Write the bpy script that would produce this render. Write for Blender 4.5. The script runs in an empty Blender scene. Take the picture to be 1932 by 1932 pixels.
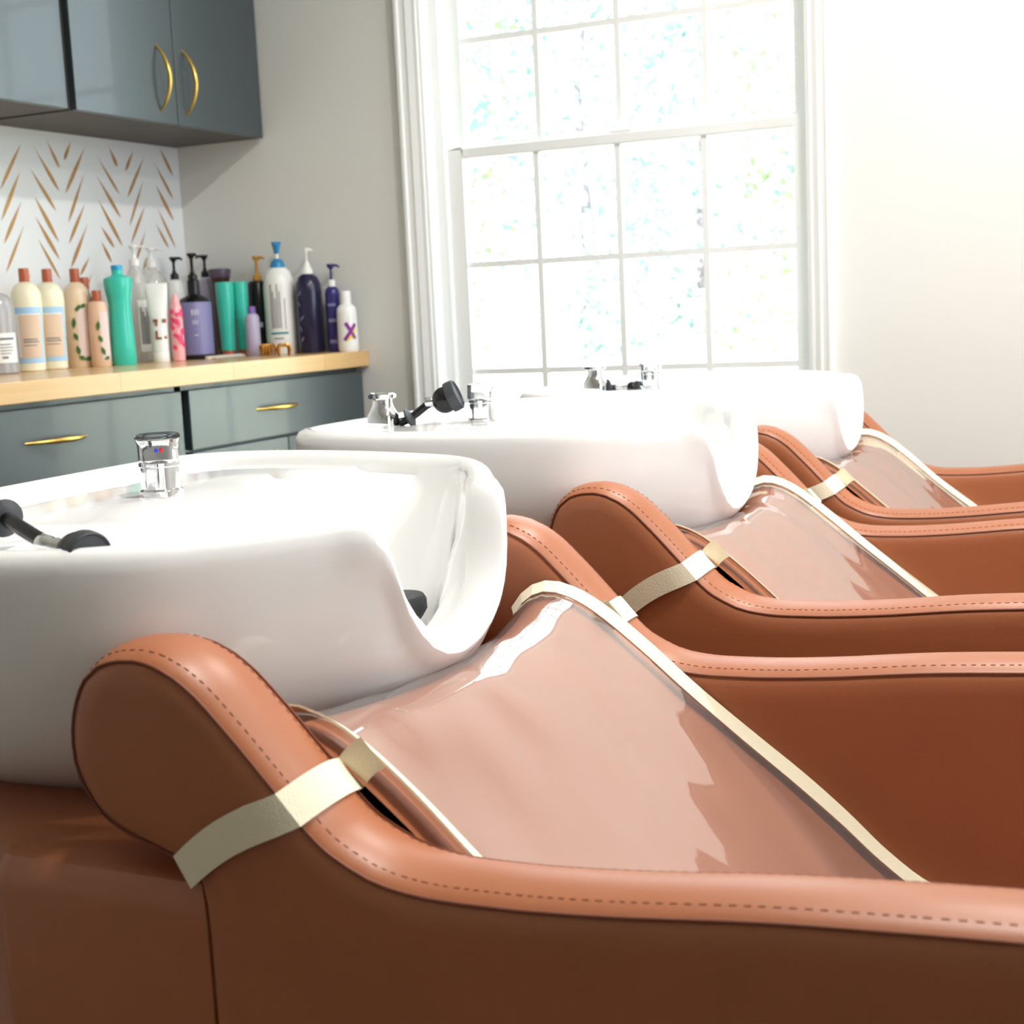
import bpy, bmesh, math, random
from mathutils import Vector, Matrix
from mathutils.geometry import tessellate_polygon
random.seed(7)
SC = bpy.context.scene
COL = SC.collection
PI = math.pi
CX, CZ = 2.755, 1.02          # camera stands here (y = 0); wall_west is x = 0, floor z = 0

# ------------------------------------------------------------------ materials
def new_mat(name):
    m = bpy.data.materials.new(name); m.use_nodes = True
    nt = m.node_tree; b = nt.nodes['Principled BSDF']
    return m, nt, b
def srgb(r, g, b):
    f = lambda c: (c/255/12.92) if c/255 <= .04045 else ((c/255+.055)/1.055)**2.4
    return (f(r), f(g), f(b), 1)
def mat(name, col, rough=.5, metal=0, spec=.5, bump=0, bscale=200, coat=0, trans=0, ior=1.45, vary=0, vscale=20, alpha=1):
    m, nt, b = new_mat(name)
    b.inputs['Base Color'].default_value = col
    b.inputs['Roughness'].default_value = rough
    b.inputs['Metallic'].default_value = metal
    b.inputs['Specular IOR Level'].default_value = spec
    b.inputs['Coat Weight'].default_value = coat
    b.inputs['Coat Roughness'].default_value = .05
    b.inputs['Transmission Weight'].default_value = trans
    b.inputs['IOR'].default_value = ior
    b.inputs['Alpha'].default_value = alpha
    tc = nt.nodes.new('ShaderNodeTexCoord')
    if bump:
        n = nt.nodes.new('ShaderNodeTexNoise'); n.inputs['Scale'].default_value = bscale; n.inputs['Detail'].default_value = 3
        bp = nt.nodes.new('ShaderNodeBump'); bp.inputs['Strength'].default_value = bump; bp.inputs['Distance'].default_value = .002
        nt.links.new(tc.outputs['Object'], n.inputs['Vector']); nt.links.new(n.outputs['Fac'], bp.inputs['Height'])
        nt.links.new(bp.outputs['Normal'], b.inputs['Normal'])
    if vary:
        n = nt.nodes.new('ShaderNodeTexNoise'); n.inputs['Scale'].default_value = vscale; n.inputs['Detail'].default_value = 4
        r = nt.nodes.new('ShaderNodeMixRGB'); r.blend_type = 'MULTIPLY'; r.inputs['Fac'].default_value = vary
        r.inputs['Color1'].default_value = col
        nt.links.new(tc.outputs['Object'], n.inputs['Vector']); nt.links.new(n.outputs['Fac'], r.inputs['Color2'])
        nt.links.new(r.outputs['Color'], b.inputs['Base Color'])
    return m
M = {}
M['wall'] = mat('wall_paint', srgb(226, 226, 222), .6, spec=.3, bump=.05, bscale=300)
M['accent'] = mat('grey_wall_paint', srgb(200, 200, 200), .6, spec=.3)
M['ceiling'] = mat('ceiling_paint', srgb(240, 240, 238), .8, spec=.2)
M['trim'] = mat('white_trim_paint', srgb(240, 241, 240), .35, spec=.5)
M['floor'] = mat('grey_brown_floor_boards', srgb(120, 104, 92), .4, vary=.35, vscale=6)
M['paper'] = mat('white_wallpaper', srgb(232, 234, 236), .55, spec=.3)
M['stroke'] = mat('gold_brush_paint', srgb(186, 140, 82), .4, metal=.25)
M['leather'] = mat('tan_leather', srgb(168, 101, 65), .40, spec=.6, bump=.06, bscale=450, vary=.12, vscale=12)
M['piping'] = mat('brown_piping', srgb(112, 58, 34), .5)
M['stitch'] = mat('brown_thread', srgb(138, 80, 50), .7)
M['ceramic'] = mat('white_glazed_ceramic', srgb(240, 240, 239), .07, spec=.5, coat=.3)
M['chrome'] = mat('chrome', (.83, .84, .86, 1), .06, metal=1)
M['black'] = mat('black_plastic', srgb(22, 22, 24), .25, spec=.5)
M['rubber'] = mat('dark_grey_rubber', srgb(58, 60, 64), .5, bump=.2, bscale=120)
M['red'] = mat('red_enamel', srgb(220, 40, 40), .3)
M['blue'] = mat('blue_enamel', srgb(40, 70, 220), .3)
M['web'] = mat('cream_webbing', srgb(235, 226, 200), .8, spec=.2, bump=.35, bscale=600)
M['cab'] = mat('dark_slate_cabinet_paint', srgb(60, 72, 76), .40, spec=1.0, coat=.2, bump=.04, bscale=80, vary=.15, vscale=4)
M['cabunder'] = mat('grey_brown_cabinet_underside', srgb(96, 92, 90), .6, vary=.3, vscale=14)
M['gap'] = mat('black_gap_shade', srgb(10, 10, 10), .7)  # black colour stands in for the shade between cabinets
M['gold'] = mat('brushed_gold', srgb(214, 180, 96), .28, metal=1)
M['clipgold'] = mat('amber_gold_plastic', srgb(205, 145, 60), .25, metal=.5)
M['glasspane'] = None

def leaf_m(name, c):
    m, nt, b = new_mat(name)
    b.inputs['Base Color'].default_value = c; b.inputs['Roughness'].default_value = .6
    tc = nt.nodes.new('ShaderNodeTexCoord'); n = nt.nodes.new('ShaderNodeTexNoise'); n.inputs['Scale'].default_value = .8
    r = nt.nodes.new('ShaderNodeMixRGB'); r.blend_type = 'MULTIPLY'; r.inputs['Fac'].default_value = .5; r.inputs['Color1'].default_value = c
    nt.links.new(tc.outputs['Object'], n.inputs['Vector']); nt.links.new(n.outputs['Fac'], r.inputs['Color2']); nt.links.new(r.outputs['Color'], b.inputs['Base Color'])
    return m
M['leaf_a'] = leaf_m('pale_green_leaves', (.34, .46, .27, 1))
M['leaf_b'] = leaf_m('blue_green_needles', (.27, .42, .40, 1))
M['bark'] = mat('grey_bark', srgb(120, 112, 120), .9)
M['lawn'] = mat('sunlit_grass', (.50, .54, .40, 1), .9, vary=.4, vscale=3)

# wood: glued staves running along y
def wood():
    m, nt, b = new_mat('butcher_block_maple')
    tc = nt.nodes.new('ShaderNodeTexCoord'); mp = nt.nodes.new('ShaderNodeMapping')
    mp.inputs['Rotation'].default_value = (0, 0, PI/2); mp.inputs['Scale'].default_value = (1, 1, 1)
    br = nt.nodes.new('ShaderNodeTexBrick'); br.inputs['Scale'].default_value = 1
    br.inputs['Brick Width'].default_value = .42; br.inputs['Row Height'].default_value = .045; br.inputs['Mortar Size'].default_value = .0006
    br.inputs['Color1'].default_value = srgb(236, 200, 148); br.inputs['Color2'].default_value = srgb(224, 182, 124); br.inputs['Mortar'].default_value = srgb(170, 120, 70)
    wv = nt.nodes.new('ShaderNodeTexNoise'); wv.inputs['Scale'].default_value = 6; wv.inputs['Detail'].default_value = 6
    mp2 = nt.nodes.new('ShaderNodeMapping'); mp2.inputs['Scale'].default_value = (14, .8, 14)
    mx = nt.nodes.new('ShaderNodeMixRGB'); mx.blend_type = 'MULTIPLY'; mx.inputs['Fac'].default_value = .22
    nt.links.new(tc.outputs['Object'], mp.inputs['Vector']); nt.links.new(mp.outputs['Vector'], br.inputs['Vector'])
    nt.links.new(tc.outputs['Object'], mp2.inputs['Vector']); nt.links.new(mp2.outputs['Vector'], wv.inputs['Vector'])
    nt.links.new(br.outputs['Color'], mx.inputs['Color1']); nt.links.new(wv.outputs['Fac'], mx.inputs['Color2'])
    nt.links.new(mx.outputs['Color'], b.inputs['Base Color'])
    b.inputs['Roughness'].default_value = .22
    return m
M['wood'] = wood()

def film(name, haze, tint, gloss_rough=.04, bump=.25, bscale=9, f0=.04):
    m, nt, b = new_mat(name); nt.nodes.remove(b)
    out = nt.nodes['Material Output']
    tr = nt.nodes.new('ShaderNodeBsdfTransparent'); tr.inputs['Color'].default_value = tint
    gl = nt.nodes.new('ShaderNodeBsdfGlossy'); gl.inputs['Roughness'].default_value = gloss_rough
    df = nt.nodes.new('ShaderNodeBsdfDiffuse'); df.inputs['Color'].default_value = (.85, .83, .82, 1)
    fr = nt.nodes.new('ShaderNodeLayerWeight'); fr.inputs['Blend'].default_value = .5
    p5 = nt.nodes.new('ShaderNodeMath'); p5.operation = 'POWER'; p5.inputs[1].default_value = 4
    ma = nt.nodes.new('ShaderNodeMath'); ma.operation = 'MULTIPLY_ADD'; ma.inputs[1].default_value = 1-f0; ma.inputs[2].default_value = f0
    m1 = nt.nodes.new('ShaderNodeMixShader'); m1.inputs['Fac'].default_value = haze
    m2 = nt.nodes.new('ShaderNodeMixShader')
    tc = nt.nodes.new('ShaderNodeTexCoord'); n = nt.nodes.new('ShaderNodeTexNoise'); n.inputs['Scale'].default_value = bscale; n.inputs['Detail'].default_value = 2
    bp = nt.nodes.new('ShaderNodeBump'); bp.inputs['Strength'].default_value = bump; bp.inputs['Distance'].default_value = .02
    L = nt.links.new
    L(tc.outputs['Object'], n.inputs['Vector']); L(n.outputs['Fac'], bp.inputs['Height'])
    L(bp.outputs['Normal'], gl.inputs['Normal']); L(bp.outputs['Normal'], fr.inputs['Normal'])
    L(fr.outputs['Facing'], p5.inputs[0]); L(p5.outputs[0], ma.inputs[0])
    L(tr.outputs[0], m1.inputs[1]); L(df.outputs[0], m1.inputs[2])
    L(ma.outputs[0], m2.inputs['Fac']); L(m1.outputs[0], m2.inputs[1]); L(gl.outputs[0], m2.inputs[2])
    L(m2.outputs[0], out.inputs['Surface'])
    return m
M['vinyl'] = film('clear_vinyl', .10, (.99, .98, .97, 1), .05, .12, 4, .12)
M['glasspane'] = film('window_glass', 0, (.98, .99, .99, 1), .0, 0, 1)
M['clearplastic'] = film('clear_bottle_plastic', .30, (.95, .95, .93, 1), .08, 0, 5)
M['greyplastic'] = film('grey_bottle_plastic', .38, (.62, .62, .68, 1), .08, 0, 5)
def plas(n, r, g, b, rough=.3): M[n] = mat(n, srgb(r, g, b), rough)
plas('cream_plastic', 238, 232, 205); plas('copper_cap', 176, 92, 60, .28); plas('beige_plastic', 232, 208, 178); plas('pink_beige', 226, 190, 165)
plas('teal_plastic', 62, 196, 176, .22); plas('cyan_cap', 20, 150, 200); plas('white_plastic', 240, 240, 238, .25); plas('hot_pink', 240, 70, 120); plas('light_pink', 246, 176, 180)
plas('lavender_plastic', 128, 126, 172, .35); plas('mauve_plastic', 92, 76, 98); plas('lilac_plastic', 186, 178, 204); plas('purple_cap', 128, 98, 168)
plas('pump_blue', 40, 134, 184); plas('navy_plastic', 40, 38, 66, .22); plas('indigo_plastic', 52, 48, 116, .25); plas('pump_gold', 200, 148, 70); plas('label_white', 244, 244, 242, .6)
plas('label_blue', 168, 206, 240, .6); plas('label_beige', 222, 196, 172, .6); plas('label_pink', 228, 208, 204, .6); plas('leaf_green', 60, 108, 50, .6); plas('print_brown', 150, 84, 58, .6)
plas('print_grey', 120, 122, 128, .6); plas('print_teal', 70, 140, 140, .6); plas('print_purple', 140, 40, 150, .5); plas('print_yellow', 240, 220, 40, .5); plas('print_black', 50, 48, 52, .6); plas('dark_brown', 70, 42, 34)
plas('print_white', 205, 205, 220, .6)
plas('comb_white', 222, 216, 206)

# ------------------------------------------------------------------ mesh helpers
class MB:
    def __init__(s): s.v = []; s.f = []; s.sm = []; s.mi = []
    def add(s, vs, fs, smooth=True, mi=0):
        o = len(s.v); s.v += [tuple(v) for v in vs]
        for f in fs: s.f.append([i+o for i in f]); s.sm.append(smooth); s.mi.append(mi)
        return s
    def box(s, a, b, mi=0):
        x0, y0, z0 = [min(p) for p in zip(a, b)]; x1, y1, z1 = [max(p) for p in zip(a, b)]
        v = [(x, y, z) for x in (x0, x1) for y in (y0, y1) for z in (z0, z1)]
        return s.add(v, [(0,1,3,2), (4,6,7,5), (0,4,5,1), (2,3,7,6), (0,2,6,4), (1,5,7,3)], False, mi)
    def loft(s, rings, closed=True, cap0=True, cap1=True, smooth=True, mi=0):
        n = len(rings[0]); vs = [p for r in rings for p in r]; fs = []
        for i in range(len(rings)-1):
            for j in range(n if closed else n-1):
                k = (j+1) % n
                fs.append((i*n+j, i*n+k, (i+1)*n+k, (i+1)*n+j))
        if cap0: fs.append(tuple(reversed(range(n))))
        if cap1: fs.append(tuple(range((len(rings)-1)*n, len(rings)*n)))
        return s.add(vs, fs, smooth, mi)
    def lathe(s, prof, c=(0,0,0), axis=(0,0,1), n=28, sx=1, sy=1, mi=0, cap0=True, cap1=True):
        q = Vector((0,0,1)).rotation_difference(Vector(axis).normalized()); c = Vector(c); rings = []
        for r, z in prof:
            rings.append([c + q @ Vector((r*sx*math.cos(2*PI*k/n), r*sy*math.sin(2*PI*k/n), z)) for k in range(n)])
        return s.loft(rings, True, cap0, cap1, True, mi)
    def tube(s, pts, rad, n=10, closed=False, mi=0, flat=None):
        pts = [Vector(p) for p in pts]; rings = []; up = Vector((0,0,1)); prev = None; N = len(pts)
        for i, p in enumerate(pts):
            t = (pts[(i+1) % N if closed else min(i+1, N-1)] - pts[(i-1) % N if closed else max(i-1, 0)]).normalized()
            if prev is None: a = t.cross(up if abs(t.dot(up)) < .95 else Vector((1,0,0))).normalized()
            else: a = (prev - t*prev.dot(t)).normalized()
            prev = a; b = t.cross(a); r = rad[i] if isinstance(rad, (list, tuple)) else rad
            fa, fb = flat or (1, 1)
            rings.append([p + a*r*fa*math.cos(2*PI*k/n) + b*r*fb*math.sin(2*PI*k/n) for k in range(n)])
        if closed: rings.append(rings[0])
        return s.loft(rings, True, not closed, not closed, True, mi)
    def strip(s, pts, wid, thick, nrm, mi=0):
        """flat band: centre points, width vectors, normal vectors"""
        rings = []
        for p, w, n in zip(pts, wid, nrm):
            p, w, n = Vector(p), Vector(w), Vector(n).normalized()*thick
            rings.append([p-w/2, p+w/2, p+w/2+n, p-w/2+n])
        return s.loft(rings, True, True, True, False, mi)
    def make(s, name, mats, parent=None, off=(0,0,0), bevel=0, recalc=True):
        me = bpy.data.meshes.new(name)
        o = Vector(off)
        if parent is not None: o = o - Vector(parent['origin'])
        me.from_pydata([tuple(Vector(v)+o) for v in s.v], [], s.f)
        if not isinstance(mats, (list, tuple)): mats = [mats]
        for m in mats: me.materials.append(m)
        for p, sm, mi in zip(me.polygons, s.sm, s.mi): p.use_smooth = sm; p.material_index = mi
        me.update()
        if recalc:
            bm = bmesh.new(); bm.from_mesh(me); bmesh.ops.remove_doubles(bm, verts=bm.verts, dist=1e-6); bmesh.ops.recalc_face_normals(bm, faces=bm.faces); bm.to_mesh(me); bm.free()
        if any(s.sm): me.set_sharp_from_angle(angle=math.radians(38))
        ob = bpy.data.objects.new(name, me); COL.objects.link(ob)
        if parent is not None: ob.parent = parent; ob['origin'] = parent['origin']
        else: ob['origin'] = (0, 0, 0)
        if bevel:
            bv = ob.modifiers.new('edge', 'BEVEL'); bv.width = bevel; bv.segments = 2; bv.limit_method = 'ANGLE'; bv.angle_limit = math.radians(40)
        return ob
def tag(o, label, cat, group=None):
    o['label'] = label; o['category'] = cat
    if group: o['group'] = group
    return o
def thing(name, label, cat, loc, group=None):
    o = bpy.data.objects.new(name, None); o.empty_display_size = .05; COL.objects.link(o); o.location = loc; o['origin'] = tuple(loc)
    return tag(o, label, cat, group)
def struct(name, mb, m, bevel=0, parent=None):
    o = mb.make(name, m, parent, bevel=bevel)
    if parent is None: o['kind'] = 'structure'
    return o
def smooth_path(pts, step, closed=False):
    P = [Vector(p) for p in pts]; out = []; n = len(P)
    for i in range(n if closed else n-1):
        if closed: p0, p1, p2, p3 = P[i-1], P[i], P[(i+1) % n], P[(i+2) % n]
        else: p0, p1, p2, p3 = P[max(i-1,0)], P[i], P[i+1], P[min(i+2,n-1)]
        k = max(1, int((p2-p1).length/step))
        for j in range(k):
            t = j/k
            out.append(.5*((2*p1)+(p2-p0)*t+(2*p0-5*p1+4*p2-p3)*t*t+(3*p1-p0-3*p2+p3)*t**3))
    if not closed: out.append(P[-1])
    return out
def sstep(a, b, x):
    t = min(1, max(0, (x-a)/(b-a))); return t*t*(3-2*t)
def interp(tab, x):
    if x <= tab[0][0]: return tab[0][1]
    for (a, u), (b, w) in zip(tab, tab[1:]):
        if x <= b: return u+(w-u)*(x-a)/(b-a)
    return tab[-1][1]

# ------------------------------------------------------------------ room shell
W, E_, S_, N_, H = 0., 5.4, -2.6, 3.6, 2.75
WT = .16
def X(x): return x+CX
def Z(z): return z+CZ
ox0, ox1, oz0, oz1 = X(-1.905), X(-.849), Z(-.545), Z(1.40)      # opening of the seen window
struct('floor', MB().box((W-WT, S_-WT, -.1), (E_+WT, N_+WT, 0)), M['floor'])
struct('ceiling', MB().box((W-WT, S_-WT, H), (E_+WT, N_+WT, H+.12)), M['ceiling'])
struct('wall_west', MB().box((W-WT, S_-WT, 0), (W, N_+WT, H)), M['wall'])
struct('wall_south', MB().box((W, S_-WT, 0), (E_, S_, H)), M['accent'])
struct('wall_north', MB().box((W, N_, 0), (ox0-.012, N_+WT, H)).box((ox1+.012, N_, 0), (E_, N_+WT, H)).box((ox0-.012, N_, 0), (ox1+.012, N_+WT, oz0-.012)).box((ox0-.012, N_, oz1+.012), (ox1+.012, N_+WT, H)), M['wall'])
ey0, ey1, ez0, ez1 = 1.2, 3.35, .75, 2.4                            # a second window, in the wall right of the camera
struct('wall_east', MB().box((E_, S_-WT, 0), (E_+WT, ey0, H)).box((E_, ey1, 0), (E_+WT, N_+WT, H)).box((E_, ey0, 0), (E_+WT, ey1, ez0)).box((E_, ey0, ez1), (E_+WT, ey1, H)), M['wall'])

def profile_bar(mb, a, b, face, width_dir, prof):
    """moulding: prof = (across, out) points swept from a to b"""
    a, b, f, w = Vector(a), Vector(b), Vector(face), Vector(width_dir)
    r = [[p + w*u + f*o for u, o in prof] for p in (a, b)]
    mb.loft(r, True, True, True, False)
cas = [(0,0), (0,.016), (.008,.022), (.016,.022), (.02,.016), (.034,.014), (.04,.018), (.058,.012), (.068,.012), (.072,.008), (.08,.006), (.08,0)]
mb = MB()
profile_bar(mb, (ox0-.078, N_, oz0), (ox0-.078, N_, oz1), (0,-1,0), (1,0,0), cas)
profile_bar(mb, (ox1+.065, N_, oz0), (ox1+.065, N_, oz1), (0,-1,0), (-1,0,0), [(u*.065/.08, o) for u, o in cas])
profile_bar(mb, (ox0-.078, N_, oz1+.078), (ox1+.065, N_, oz1+.078), (0,-1,0), (0,0,-1), cas)
win = thing('window_1', 'tall white double-hung window with divided panes behind the wash basins', 'window', (ox0, N_, oz0))
win['kind'] = 'structure'
mb.make('casing', M['trim'], win)
# jamb liner
mb = MB()
mb.box((ox0-.012, N_-.0, oz0), (ox0, N_+.15, oz1)).box((ox1, N_, oz0), (ox1+.012, N_+.15, oz1)).box((ox0, N_, oz1), (ox1, N_+.15, oz1+.012)).box((ox0, N_, oz0-.012), (ox1, N_+.15, oz0))
mb.box((ox0, N_+.045, oz0), (ox0+.028, N_+.066, oz1)).box((ox1-.004, N_+.045, oz0), (ox1, N_+.066, oz1))
mb.make('jamb', M['trim'], win)
MB().box((ox0-.09, N_-.05, oz0-.025), (ox1+.08, N_+.06, oz0)).make('sill', M['trim'], win, bevel=.004)
MB().box((ox0-.078, N_-.016, oz0-.10), (ox1+.065, N_, oz0-.025)).make('apron', M['trim'], win, bevel=.003)
sx0, sx1 = X(-1.885), X(-.848)
def sash(name, y0, y1, z0, z1, gx, zs, rb, rt):
    s = MB(); gl, gr = X(gx[0]), X(gx[-1])
    s.box((sx0, y0, z0), (gl, y1, z1)).box((gr, y0, z0), (sx1, y1, z1)).box((gl, y0, z0), (gr, y1, z0+rb)).box((gl, y0, z1-rt), (gr, y1, z1))
    o = s.make(name, M['trim'], win, bevel=.004)
    g = MB(); ym = (y0+y1)/2
    for x in gx[1:-1]: g.box((X(x)-.0085, ym-.009, z0+rb), (X(x)+.0085, ym+.009, z1-rt))
    for z in zs: g.box((gl, ym-.008, Z(z)-.0085), (gr, ym+.008, Z(z)+.0085))
    g.make('muntin', M['trim'], o)
    MB().box((gl, ym-.002, z0+rb), (gr, ym+.002, z1-rt)).make('glass', M['glasspane'], o)
sash('lower_sash', N_+.066, N_+.098, oz0, Z(.449), (-1.834, -1.610, -1.373, -1.134, -.893), (.126, -.174), .065, .03)
sash('upper_sash', N_+.10, N_+.132, Z(.43), oz1, (-1.842, -1.612, -1.376, -1.136, -.897), (.742, 1.04), .035, .05)
MB().box((X(-1.36)-.03, N_+.07, Z(.449)), (X(-1.36)+.03, N_+.095, Z(.458))).make('latch', M['trim'], win, bevel=.003)
# second window: frame, crossbars and glass in the east wall
mb = MB()
mb.box((E_-.015, ey0-.08, ez0-.08), (E_, ey0, ez1+.08)).box((E_-.015, ey1, ez0-.08), (E_, ey1+.08, ez1+.08)).box((E_-.015, ey0, ez1), (E_, ey1, ez1+.08)).box((E_-.015, ey0, ez0-.08), (E_, ey1, ez0))
for k in range(1, 6): mb.box((E_+.06, ey0+(ey1-ey0)*k/6-(.03 if k == 3 else .009), ez0), (E_+.085, ey0+(ey1-ey0)*k/6+(.03 if k == 3 else .009), ez1))
for k in range(1, 4): mb.box((E_+.06, ey0, ez0+(ez1-ez0)*k/4-.012), (E_+.085, ey1, ez0+(ez1-ez0)*k/4+.012))
struct('window_2', mb, M['trim'])
# baseboards
struct('baseboard_north', MB().box((X(-2.12), N_-.014, 0), (E_, N_, .11)), M['trim'], .004)
struct('baseboard_east', MB().box((E_-.014, S_, 0), (E_, N_, .11)), M['trim'], .004)
# wallpaper with brush strokes
ST = {'A': [(2.946,.483,2.859,.362),(2.933,.41,2.852,.283),(2.929,.335,2.854,.225),(2.931,.274,2.852,.152)],
'B': [(2.99,.485,3.074,.37),(2.974,.421,3.056,.316),(2.98,.35,3.056,.233),(2.976,.298,3.053,.187),(2.979,.239,3.049,.134),(3.042,.504,3.084,.43)],
'C': [(3.191,.495,3.098,.365),(3.178,.421,3.099,.287),(3.171,.34,3.094,.23),(3.175,.286,3.094,.165),(3.172,.196,3.128,.145),(3.138,.508,3.104,.453)],
'D': [(3.237,.474,3.32,.373),(3.23,.419,3.317,.307),(3.228,.354,3.314,.228),(3.227,.284,3.279,.222),(3.225,.24,3.262,.181),(3.289,.507,3.32,.45)],
'E': [(3.444,.491,3.353,.366),(3.428,.417,3.352,.286),(3.426,.345,3.352,.235),(3.424,.278,3.367,.186),(3.421,.203,3.396,.158),(3.399,.506,3.353,.44)],
'F': [(3.481,.479,3.561,.372),(3.485,.408,3.556,.307),(3.484,.342,3.556,.226),(3.471,.296,3.522,.226),(3.516,.517,3.569,.44)]}
mb = MB().box((0, S_, .9), (.0012, N_, 1.62))
strokes = []
for k, l in ST.items():
    strokes += l
    z = .15
    while z > -.10:
        s = 1 if k in 'BDF' else -1
        y0 = {'A': 2.94, 'B': 2.98, 'C': 3.175, 'D': 3.23, 'E': 3.43, 'F': 3.483}[k]
        if z < min(min(q[1], q[3]) for q in l)+.05: strokes.append((y0, z, y0+s*.08, z-.12))
        z -= .068
for c in range(9):
    for r in range(9):
        y0 = 2.93-.235*(c+1) + .235*0; z = .48-.068*r
        strokes.append((y0+.012, z, y0-.075, z-.12)); strokes.append((y0-.19, z, y0-.105, z-.115))
for (ya, za, yb, zb) in strokes:
    if max(za, zb) > .52: continue
    p, q = Vector((.002, ya, Z(za))), Vector((.002, yb, Z(zb))); d = q-p; n = Vector((0, -d.z, d.y)).normalized()
    wmax = random.uniform(.0045, .0068); pk = random.uniform(.55, .72) ; vs = []; N = 8
    for i in range(N+1):
        t = i/N; w = wmax*(math.sin(PI*t**(math.log(.5)/math.log(pk))))**.8 if 0 < t < 1 else .0002
        vs += [p+d*t+n*w, p+d*t-n*w]
    mb.add(vs, [(2*i, 2*i+1, 2*i+3, 2*i+2) for i in range(N)], False, 1)
o = mb.make('trim_1', [M['paper'], M['stroke']], recalc=False); o['kind'] = 'structure'

# ------------------------------------------------------------------ cabinets
def bow_handle(p0, p1, out, bulge, w, parent):
    p0, p1, out = Vector(p0), Vector(p1), Vector(out); N = 16; pts = []; rad = []
    for i in range(N+1):
        t = i/N; s = math.sin(PI*t)
        pts.append(p0.lerp(p1, t)+out*(bulge*s**.75)); rad.append(w*(.45+.55*s))
    return MB().tube(pts, rad, 10).make('handle', M['gold'], parent)
FX = X(-2.436); ub = Z(.524)
def upper(y0, y1, doors, label):
    t = thing('wall_cabinet', label, 'cabinet', (0, (y0+y1)/2, ub), 'upper wall cabinets')
    MB().box((.002, y0, ub), (FX-.022, y1, 2.32)).make('body', M['cabunder'], t)
    for (a, b, hy) in doors:
        d = MB().box((FX-.02, a+.0015, ub), (FX, b-.0015, 2.318)).make('door', M['cab'], t, bevel=.002)
        if hy: bow_handle((FX-.002, hy, Z(.722)), (FX-.002, hy+.0, Z(.553)), (1, .22, 0), .034, .0062, d)
    return t
t = upper(2.805, 3.592, [(2.805, 3.2, 3.128), (3.2, 3.592, 3.238)], 'dark slate wall cabinet with two curved gold handles, in the corner by the window wall')
t = upper(1.95, 2.778, [(1.95, 2.36, 2.29), (2.36, 2.778, 2.43)], 'dark slate wall cabinet beyond the black gap, with no handle showing')
MB().box((.002, 2.778, ub+.004), (FX-.10, 2.805, 2.31)).make('gap_shade_upper', M['gap'])['kind'] = 'structure'  # black filler painted as the shade in the gap between wall cabinets
LX = X(-2.15); ct = Z(-.100); cb = Z(-.1445)
def lower(y0, y1, label, fronts):
    t = thing('base_cabinet', label, 'cabinet', (LX/2, (y0+y1)/2, 0), 'base cabinets under the worktop')
    MB().box((.002, y0, .09), (LX-.022, y1, cb)).box((.02, y0+.01, 0), (LX-.08, y1-.01, .09)).make('body', M['cab'], t)
    for (kind, a, b, z0, z1, h) in fronts:
        d = MB().box((LX-.02, a+.002, z0), (LX, b-.002, z1)).make(kind, M['cab'], t, bevel=.002)
        if h: bow_handle(h[0], h[1], (1, 0, 0), .03, .0065, d)
    return t
zt, zm = Z(-.158), Z(-.305)
lower(2.78, 3.592, 'dark slate base cabinet under the end of the worktop by the window wall',
      [('drawer', 2.78, 3.592, zm+.003, zt, ((LX-.002, 3.055, Z(-.226)), (LX-.002, 3.245, Z(-.226)))),
       ('door', 2.78, 3.19, .10, zm-.003, ((LX-.002, 3.135, Z(-.34)), (LX-.002, 3.135, Z(-.5)))), ('door', 3.19, 3.592, .10, zm-.003, ((LX-.002, 3.235, Z(-.335)), (LX-.002, 3.235, Z(-.5))))])
lower(1.95, 2.755, 'dark slate base cabinet with one long drawer and gold pull, behind the front basin',
      [('drawer', 1.95, 2.755, Z(-.375), zt, ((LX-.002, 2.235, Z(-.229)), (LX-.002, 2.42, Z(-.229)))), ('door', 1.95, 2.35, .10, Z(-.381), None), ('door', 2.35, 2.755, .10, Z(-.381), None)])
lower(1.1, 1.93, 'dark slate base cabinet under the open end of the worktop, out of frame',
      [('drawer', 1.1, 1.93, Z(-.375), zt, ((LX-.002, 1.42, Z(-.229)), (LX-.002, 1.61, Z(-.229)))), ('door', 1.1, 1.93, .10, Z(-.381), None)])
MB().box((.002, 2.755, .1), (LX-.07, 2.78, cb)).make('gap_shade_lower', M['gap'])['kind'] = 'structure'  # black filler painted as the shade in the gap between base cabinets
wt = MB().box((.002, 1.05, cb), (X(-2.13), N_-.002, ct)).make('worktop', M['wood'], bevel=.002)
tag(wt, 'long butcher-block wooden worktop on the dark base cabinets, lined with bottles', 'countertop')

# ------------------------------------------------------------------ salon chairs
TOP = [(.165,-.43),(.158,-.395),(.13,-.374),(.06,-.367),(-.02,-.371),(-.076,-.374),(-.145,-.378),(-.23,-.384),(-.324,-.394),(-.387,-.399),(-.424,-.4005),(-.456,-.401),(-.477,-.400),(-.499,-.397),(-.514,-.393),
       (-.53,-.386),(-.545,-.378),(-.561,-.365),(-.583,-.341),(-.599,-.324),(-.616,-.306),(-.634,-.288),(-.652,-.271),(-.671,-.258),(-.687,-.251),(-.705,-.2475),(-.721,-.2485),(-.74,-.254),(-.754,-.265),
       (-.764,-.283),(-.770,-.305),(-.770,-.331),(-.762,-.352),(-.748,-.37),(-.727,-.382),(-.699,-.391),(-.677,-.398)]
BOT = [(-.660,-.408),(-.656,-.43),(-.655,-.6),(-.655,-.8),(-.655,-.985),(-.4,-.985),(-.1,-.985),(.165,-.985),(.165,-.8),(.165,-.6)]
top2 = smooth_path([Vector((a, b, 0)) for a, b in TOP], .009)
bot2 = smooth_path([Vector((a, b, 0)) for a, b in BOT], .03)
OUT = [(p.x, p.y) for p in top2]+[(p.x, p.y) for p in bot2]
NT = len(top2)
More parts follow.
